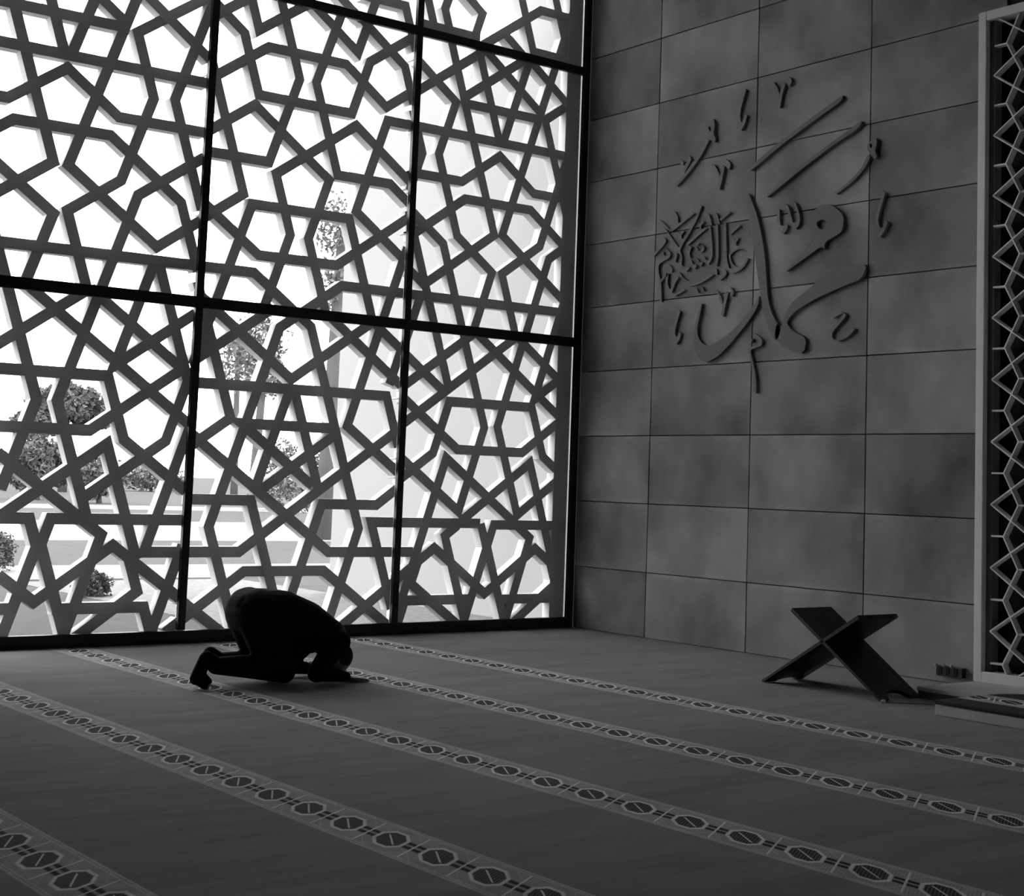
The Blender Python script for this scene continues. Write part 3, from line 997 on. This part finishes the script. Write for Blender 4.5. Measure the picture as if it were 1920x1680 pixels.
stand_board(6.655, 7.455, 0.525, 1)
stand_board(7.720, 6.850, 0.525, -1)
bm = bmesh.new()
tube(bm, [(7.89, 7.155, 0.333), (8.28, 7.155, 0.333)], 0.016, 10)
adopt(stand, from_bm('hinge_bar', bm, M['wood']))

# ------------------------------------------------------------------ floor cable and socket box
cab = empty('charger_cable', (7.86, 6.62, 0))
tag(cab, 'thin pale cable with a small white plug on the carpet at the book stand foot', 'cable')
bm = bmesh.new()
tube(bm, [(7.87, 6.60, 0.006), (7.95, 6.53, 0.005), (8.04, 6.46, 0.005), (8.14, 6.37, 0.005), (8.24, 6.28, 0.005)], 0.004, 6)
adopt(cab, from_bm('cord', bm, M['chrome']))
bm = bmesh.new()
tube(bm, [(7.850, 6.617, 0.012), (7.858, 6.610, 0.012), (7.872, 6.598, 0.012)], [0.008, 0.012, 0.008], 8)
adopt(cab, from_bm('plug', bm, M['white_plastic']))

sock = empty('socket_box', (XT, 7.05, 0.05))
tag(sock, 'small black socket box with three pale knobs on the stone wall beside the portal', 'socket box')
adopt(sock, box('casing', XT - 0.05, XT, 6.935, 7.165, 0.052, 0.122, M['plastic'], bev=0.004))
for yy in (7.155, 7.085, 7.018):
    bm = bmesh.new()
    tube(bm, [(XT - 0.050, yy, 0.125), (XT - 0.058, yy, 0.128), (XT - 0.075, yy, 0.132)], [0.010, 0.013, 0.009], 10)
    adopt(sock, from_bm('knob', bm, M['chrome']))
    adopt(sock, box('socket_face', XT - 0.054, XT - 0.050, yy - 0.045, yy - 0.010, 0.062, 0.112, M['black'], bev=0.002))

# ------------------------------------------------------------------ praying person


def add_capsule(bm, p, q, r0, r1, seg=14, sc=(1, 1, 1)):
    p, q = Vector(p), Vector(q)
    t = q - p
    L = t.length
    t = t.normalized() if L > 1e-6 else Vector((0, 0, 1))
    up = Vector((0, 0, 1)) if abs(t.z) < 0.9 else Vector((1, 0, 0))
    u = t.cross(up).normalized()
    w = u.cross(t)
    rings = []
    prof = [(-r0 * math.cos(a), r0 * math.sin(a)) for a in [math.pi / 2 * k / 4 for k in range(1, 5)]]
    prof += [(L + r1 * math.sin(a), r1 * math.cos(a)) for a in [math.pi / 2 * k / 4 for k in range(0, 4)]]
    c = (p + q) / 2
    for s, rr in prof:
        rings.append([bm.verts.new(p + t * s + (u * math.cos(2 * math.pi * k / seg) + w * math.sin(2 * math.pi * k / seg)) * rr) for k in range(seg)])
    v0 = bm.verts.new(p - t * r0)
    v1 = bm.verts.new(q + t * r1)
    for a, b in zip(rings, rings[1:]):
        for k in range(seg):
            bm.faces.new((a[k], a[(k + 1) % seg], b[(k + 1) % seg], b[k]))
    for k in range(seg):
        bm.faces.new((v0, rings[0][(k + 1) % seg], rings[0][k]))
        bm.faces.new((v1, rings[-1][k], rings[-1][(k + 1) % seg]))


def add_ellipsoid(bm, c, r, rot=0.0):
    res = bmesh.ops.create_uvsphere(bm, u_segments=20, v_segments=14, radius=1.0)
    mt = Matrix.Translation(c) @ Matrix.Rotation(rot, 4, 'Y') @ Matrix.Diagonal((r[0], r[1], r[2], 1))
    bmesh.ops.transform(bm, matrix=mt, verts=res['verts'])


def fused(name, bm, voxel, smooth, mat, parent):
    tmp = from_bm(name + '_draft', bm)
    md = tmp.modifiers.new('r', 'REMESH')
    md.mode = 'VOXEL'
    md.voxel_size = voxel
    ms = tmp.modifiers.new('s', 'SMOOTH')
    ms.factor = 0.5
    ms.iterations = smooth
    bpy.context.view_layer.update()
    dg = bpy.context.evaluated_depsgraph_get()
    me = bpy.data.meshes.new_from_object(tmp.evaluated_get(dg))
    old = tmp.data
    bpy.data.objects.remove(tmp)
    bpy.data.meshes.remove(old)
    me.name = name
    me.materials.clear()
    me.materials.append(mat)
    for p in me.polygons:
        p.use_smooth = True
    o = bpy.data.objects.new(name, me)
    COL.objects.link(o)
    return adopt(parent, o)


person = empty('person', (4.8, 9.09, 0))
tag(person, 'person in dark clothes kneeling with forehead on the carpet, prostrating', 'person')
YC = 9.09
SIDES = ((-1, 0.0), (1, 0.03))      # near leg, far leg drawn slightly forward
FOOT = {-1: 0.012, 1: 0.135}


def leg(bm, s, dx, g):
    y = YC + s * 0.105
    add_capsule(bm, (4.675 + dx * 0.3, YC + s * 0.085, 0.43), (4.82 + dx, y, 0.082), 0.105 + g, 0.066 + g)
    add_capsule(bm, (4.82 + dx, y, 0.074 + g), (4.56 + dx, y, 0.125), 0.066 + g, 0.062 + g)
    add_capsule(bm, (4.56 + dx, y, 0.125), (4.335 + FOOT[s], y, 0.140), 0.062 + g, 0.043 + g)


def foot(bm, s, dx, g):
    dx = FOOT[s]
    y = YC + s * 0.105
    add_capsule(bm, (4.335 + dx, y, 0.150), (4.272 + dx, y, 0.195), 0.042 + g, 0.036 + g)
    add_capsule(bm, (4.262 + dx, y, 0.190), (4.205 + dx, y, 0.066), 0.035 + g, 0.034 + g)
    for k in range(-1, 2):
        add_capsule(bm, (4.212 + dx, y + k * 0.022, 0.060), (4.262 + dx, y + k * 0.026, 0.020), 0.024 + g, 0.015 + g)


def torso(bm, g):
    for s in (-1, 0, 1):
        o = s * 0.072
        add_capsule(bm, (4.655, YC + o, 0.462), (4.80, YC + o, 0.470), 0.142 + g, 0.128 + g)
        add_capsule(bm, (4.80, YC + o, 0.470), (4.98, YC + o * 1.1, 0.395), 0.128 + g, 0.128 + g)
        add_capsule(bm, (4.98, YC + o * 1.1, 0.395), (5.15, YC + o * 1.4, 0.288), 0.128 + g, 0.112 + g)


def arm(bm, s, g, to_wrist):
    sh = (5.165, YC + s * 0.175, 0.262)
    el = (4.995, YC + s * 0.225, 0.078)
    wr = (5.225, YC + s * 0.195, 0.040)
    add_capsule(bm, (5.13, YC + s * 0.10, 0.285), sh, 0.095 + g, 0.080 + g)
    add_capsule(bm, sh, el, 0.072 + g, 0.058 + g)
    if to_wrist:
        add_capsule(bm, el, wr, 0.052 + g, 0.028 + g)
    return wr


def hand(bm, s):
    wx, wy = 5.225, YC + s * 0.195
    add_capsule(bm, (wx, wy, 0.036), (wx + 0.035, wy - s * 0.004, 0.022), 0.026, 0.02)
    for k in range(4):
        o = (k - 1.5) * 0.0195
        add_capsule(bm, (wx + 0.030, wy + o * 0.75, 0.022), (wx + 0.082, wy + o, 0.019), 0.0145, 0.0125)
        ln = (0.070, 0.082, 0.078, 0.060)[k] if s < 0 else (0.060, 0.078, 0.082, 0.070)[k]
        a = (wx + 0.082, wy + o, 0.019)
        m = (wx + 0.082 + ln * 0.5, wy + o * 1.12, 0.017)
        e = (wx + 0.082 + ln, wy + o * 1.2, 0.0095)
        add_capsule(bm, a, m, 0.0098, 0.0090)
        add_capsule(bm, m, e, 0.0090, 0.0076)
    # thumb leaves the inner side of the palm
    t0 = (wx + 0.022, wy - s * 0.022, 0.020)
    t1 = (wx + 0.055, wy - s * 0.050, 0.015)
    t2 = (wx + 0.088, wy - s * 0.056, 0.010)
    add_capsule(bm, t0, t1, 0.0135, 0.0105)
    add_capsule(bm, t1, t2, 0.0105, 0.0080)


def head(bm):
    add_ellipsoid(bm, (5.265, YC, 0.132), (0.104, 0.078, 0.100))          # skull, crown forward
    add_ellipsoid(bm, (5.195, YC, 0.092), (0.082, 0.060, 0.066))          # jaw and face, turned to the floor
    add_capsule(bm, (5.225, YC, 0.035), (5.195, YC, 0.022), 0.013, 0.012)  # nose
    add_ellipsoid(bm, (5.255, YC, 0.045), (0.030, 0.055, 0.022))          # brow
    add_ellipsoid(bm, (5.150, YC, 0.046), (0.022, 0.028, 0.018))          # lips and chin
    for s in (-1, 1):
        add_ellipsoid(bm, (5.215, YC + s * 0.080, 0.115), (0.028, 0.010, 0.018))   # ears
    add_capsule(bm, (5.20, YC, 0.165), (5.12, YC, 0.255), 0.056, 0.066)   # neck


bm = bmesh.new()
torso(bm, -0.02)
for s, dx in SIDES:
    leg(bm, s, dx, -0.012)
    foot(bm, s, dx, -0.004)
    arm(bm, s, -0.008, True)
    hand(bm, s)
head(bm)
fused('body', bm, 0.0058, 4, M['skin'], person)

bm = bmesh.new()
torso(bm, 0.0)
for s, dx in SIDES:
    arm(bm, s, 0.006, True)
add_capsule(bm, (5.16, YC, 0.225), (5.10, YC, 0.27), 0.070, 0.085)
add_capsule(bm, (4.84, YC - 0.06, 0.36), (5.02, YC - 0.06, 0.30), 0.120, 0.120)
add_capsule(bm, (4.84, YC + 0.06, 0.36), (5.02, YC + 0.06, 0.30), 0.120, 0.120)
add_capsule(bm, (4.56, YC - 0.05, 0.50), (4.56, YC + 0.05, 0.50), 0.075, 0.075)
fused('shirt', bm, 0.009, 4, M['shirt'], person)

bm = bmesh.new()
for s, dx in SIDES:
    leg(bm, s, dx, 0.012)
    add_capsule(bm, (4.64, YC + s * 0.075, 0.46), (4.66, YC + s * 0.075, 0.40), 0.150, 0.130)
    add_capsule(bm, (4.61 + dx * 0.5, YC + s * 0.09, 0.40), (4.70 + dx, YC + s * 0.105, 0.17), 0.110, 0.085)
add_capsule(bm, (4.63, YC - 0.06, 0.455), (4.63, YC + 0.06, 0.455), 0.150, 0.150)
fused('trousers', bm, 0.009, 4, M['trousers'], person)

for s, dx in SIDES:
    bm = bmesh.new()
    foot(bm, s, dx, 0.004)
    fused('sock', bm, 0.006, 3, M['socks'], person)

bm = bmesh.new()
add_ellipsoid(bm, (5.272, YC, 0.146), (0.108, 0.084, 0.098))
add_ellipsoid(bm, (5.235, YC, 0.165), (0.085, 0.080, 0.075))
fused('hair', bm, 0.007, 3, M['hair'], person)

# ------------------------------------------------------------------ outdoors
structure(box('ground', -160, 260, YF + 0.06, 420, -0.25, -0.03, M['grass']), 'lawn outside the glazing')
structure(box('gravel_strip', 6.3, XW + 0.001, YF + 0.36, 18.5, -0.08, -0.02, M['gravel']), 'speckled gravel strip along the building')
structure(box('path_1', -90, 120, 18.8, 21.5, -0.08, -0.018, M['paving']), 'pale paved path')
structure(box('road_1', -150, 220, 29.0, 40.0, -0.09, -0.015, M['road']), 'pale road beyond the lawn')
structure(box('path_2', -150, 220, 52.0, 58.0, -0.09, -0.015, M['paving']), 'pale far path')
structure(box('wall_outside', XW + 0.002, XW + 0.5, YF + 0.36, 16.1, -0.05, 9.5, M['render']), 'white rendered outer wing wall')


def tree(name, base, trunk_h, trunk_r, crowns, n, leaf, mat, label, lean=0.0):
    root = empty(name, base)
    tag(root, label, 'tree' if trunk_h > 0.5 else 'bush', 'trees and bushes outdoors')
    bx, by, bz = base
    bm = bmesh.new()
    pts = [(bx + lean * t, by, bz + trunk_h * t) for t in (0, 0.25, 0.5, 0.75, 1.0)]
    tube(bm, pts, [trunk_r * (1.25 - 0.5 * t) for t in (0, 0.25, 0.5, 0.75, 1.0)], 9)
    adopt(root, from_bm('trunk', bm, M['bark'], smooth=True))
    verts, faces = [], []
    tot = sum(c[3] * c[4] for c in crowns)
    for (cx, cy, cz, rx, rz) in crowns:
        for _ in range(int(n * rx * rz / tot)):
            while True:
                p = Vector((random.uniform(-1, 1), random.uniform(-1, 1), random.uniform(-1, 1)))
                if 0.25 < p.length < 1:
                    break
            k = 0.75 + 0.25 * math.sin(5 * p.x + 3 * p.z) * math.cos(4 * p.y)
            c = Vector((bx + cx + p.x * rx * k, by + cy + p.y * rx * k, bz + cz + p.z * rz * k))
            u = Vector((random.gauss(0, 1), random.gauss(0, 1), random.gauss(0, 1))).normalized()
            w = u.cross(Vector((random.gauss(0, 1), random.gauss(0, 1), random.gauss(0, 1)))).normalized()
            s = leaf * random.uniform(0.6, 1.3)
            i = len(verts)
            verts += [c - u * s, c + w * s * 0.5, c + u * s, c - w * s * 0.5]
            faces.append((i, i + 1, i + 2, i + 3))
    f = obj('foliage', verts, faces, mat)
    f['kind'] = 'stuff'
    adopt(root, f)
    return root

tree('broad_tree', (32.84, 89.14, -0.03), 4.4, 0.22, [(0, 0, 5.2, 2.6, 1.45), (-1.6, 0, 4.0, 1.7, 1.1), (1.7, 0.5, 4.5, 1.5, 1.0)], 9000, 0.22, M['leaf'], 'broad dark tree on the far side of the road, seen through the left bay')
tree('round_bush', (23.27, 66.02, -0.03), 0.3, 0.10, [(0, 0, 1.6, 1.7, 1.5)], 5000, 0.13, M['leaf'], 'rounded bush left of centre under the broad tree')
tree('round_bush', (24.17, 61.41, -0.03), 0.3, 0.10, [(0, 0, 1.1, 1.2, 1.1)], 4000, 0.12, M['leaf'], 'small rounded bush right of the broad tree')
tree('round_bush', (6.70, 20.43, -0.03), 0.3, 0.05, [(0, 0, 0.28, 0.34, 0.36)], 2400, 0.025, M['leaf'], 'clipped round bush at the far left edge of the lawn')
tree('round_bush', (6.41, 16.28, -0.03), 0.2, 0.04, [(0, 0, 0.13, 0.26, 0.20)], 2200, 0.02, M['leaf'], 'low round bush in the gravel behind the left bay')
tree('slender_tree', (27.00, 53.58, -0.03), 6.2, 0.16, [(0, 0, 6.4, 1.5, 1.6), (0.4, 0, 5.0, 1.0, 1.0)], 1700, 0.12, M['leaf_pale'], 'slender pale tree behind the middle bay, left one', 0.3)
tree('slender_tree', (30.83, 62.84, -0.03), 7.0, 0.14, [(0, 0, 6.6, 1.2, 1.9)], 1100, 0.12, M['leaf_pale'], 'thin pale tree farthest left behind the middle bay', -0.2)
tree('slender_tree', (16.66, 29.64, -0.03), 6.6, 0.17, [(0.1, 0, 6.9, 0.75, 0.9), (0, 0, 5.6, 0.55, 0.7)], 1200, 0.07, M['leaf_pale'], 'grey trunked tree at the end of the white wing wall', 0.15)
tree('round_bush', (28.97, 54.82, -0.03), 0.3, 0.1, [(0, 0, 1.5, 1.5, 1.6)], 2000, 0.10, M['leaf_pale'], 'pale bush between the slender trees')
tree('round_bush', (23.25, 41.99, -0.03), 0.3, 0.1, [(0, 0, 1.2, 0.7, 1.2)], 1500, 0.07, M['leaf'], 'dark bush beside the grey trunked tree')
tree('broad_tree', (34.69, 114.88, -0.03), 4.0, 0.25, [(0, 0, 4.0, 3.2, 2.6)], 3000, 0.2, M['leaf'], 'far dark tree beyond the left edge')
tree('round_bush', (43.38, 101.08, -0.03), 0.3, 0.1, [(0, 0, 1.0, 3.2, 1.1)], 2600, 0.16, M['leaf_pale'], 'long low pale hedge beyond the road')

# globe lamp hung outside, above the top rail of the right bay
lamp = empty('globe_lamp', (8.41, 12.0, 5.85))
tag(lamp, 'white globe lamp hanging outside behind the top of the right lattice', 'lamp')
_b = NB('lit_globe')
_em = _b.n('ShaderNodeEmission')
_em.inputs['Strength'].default_value = 4.0
_b.link(_em.outputs[0], _b.out.inputs[0])
bm = bmesh.new()
prof = [(0.03, -0.235), (0.10, -0.225), (0.17, -0.17), (0.215, -0.08), (0.225, 0.0), (0.20, 0.10), (0.14, 0.18), (0.06, 0.22)]
rings = []
for r, z in prof:
    rings.append([bm.verts.new((8.41 + r * math.cos(2 * math.pi * k / 48), 12.0 + r * math.sin(2 * math.pi * k / 48), 5.87 + z)) for k in range(48)])
for a, b in zip(rings, rings[1:]):
    for k in range(48):
        bm.faces.new((a[k], a[(k + 1) % 48], b[(k + 1) % 48], b[k]))
bm.faces.new(rings[0][::-1])
bm.faces.new(rings[-1])
adopt(lamp, from_bm('globe', bm, _b.m, smooth=True))
bm = bmesh.new()
tube(bm, [(8.41, 12.0, 6.09), (8.41, 12.0, 6.75), (8.45, 12.0, 6.86), (8.55, 12.0, 6.9), (9.17, 12.0, 6.9)], 0.018, 8)
adopt(lamp, from_bm('hanging_rod', bm, M['metal']))
bm = bmesh.new()
tube(bm, [(8.41, 12.0, 6.07), (8.41, 12.0, 6.12), (8.41, 12.0, 6.16)], [0.075, 0.06, 0.03], 12)
adopt(lamp, from_bm('cap', bm, M['metal']))
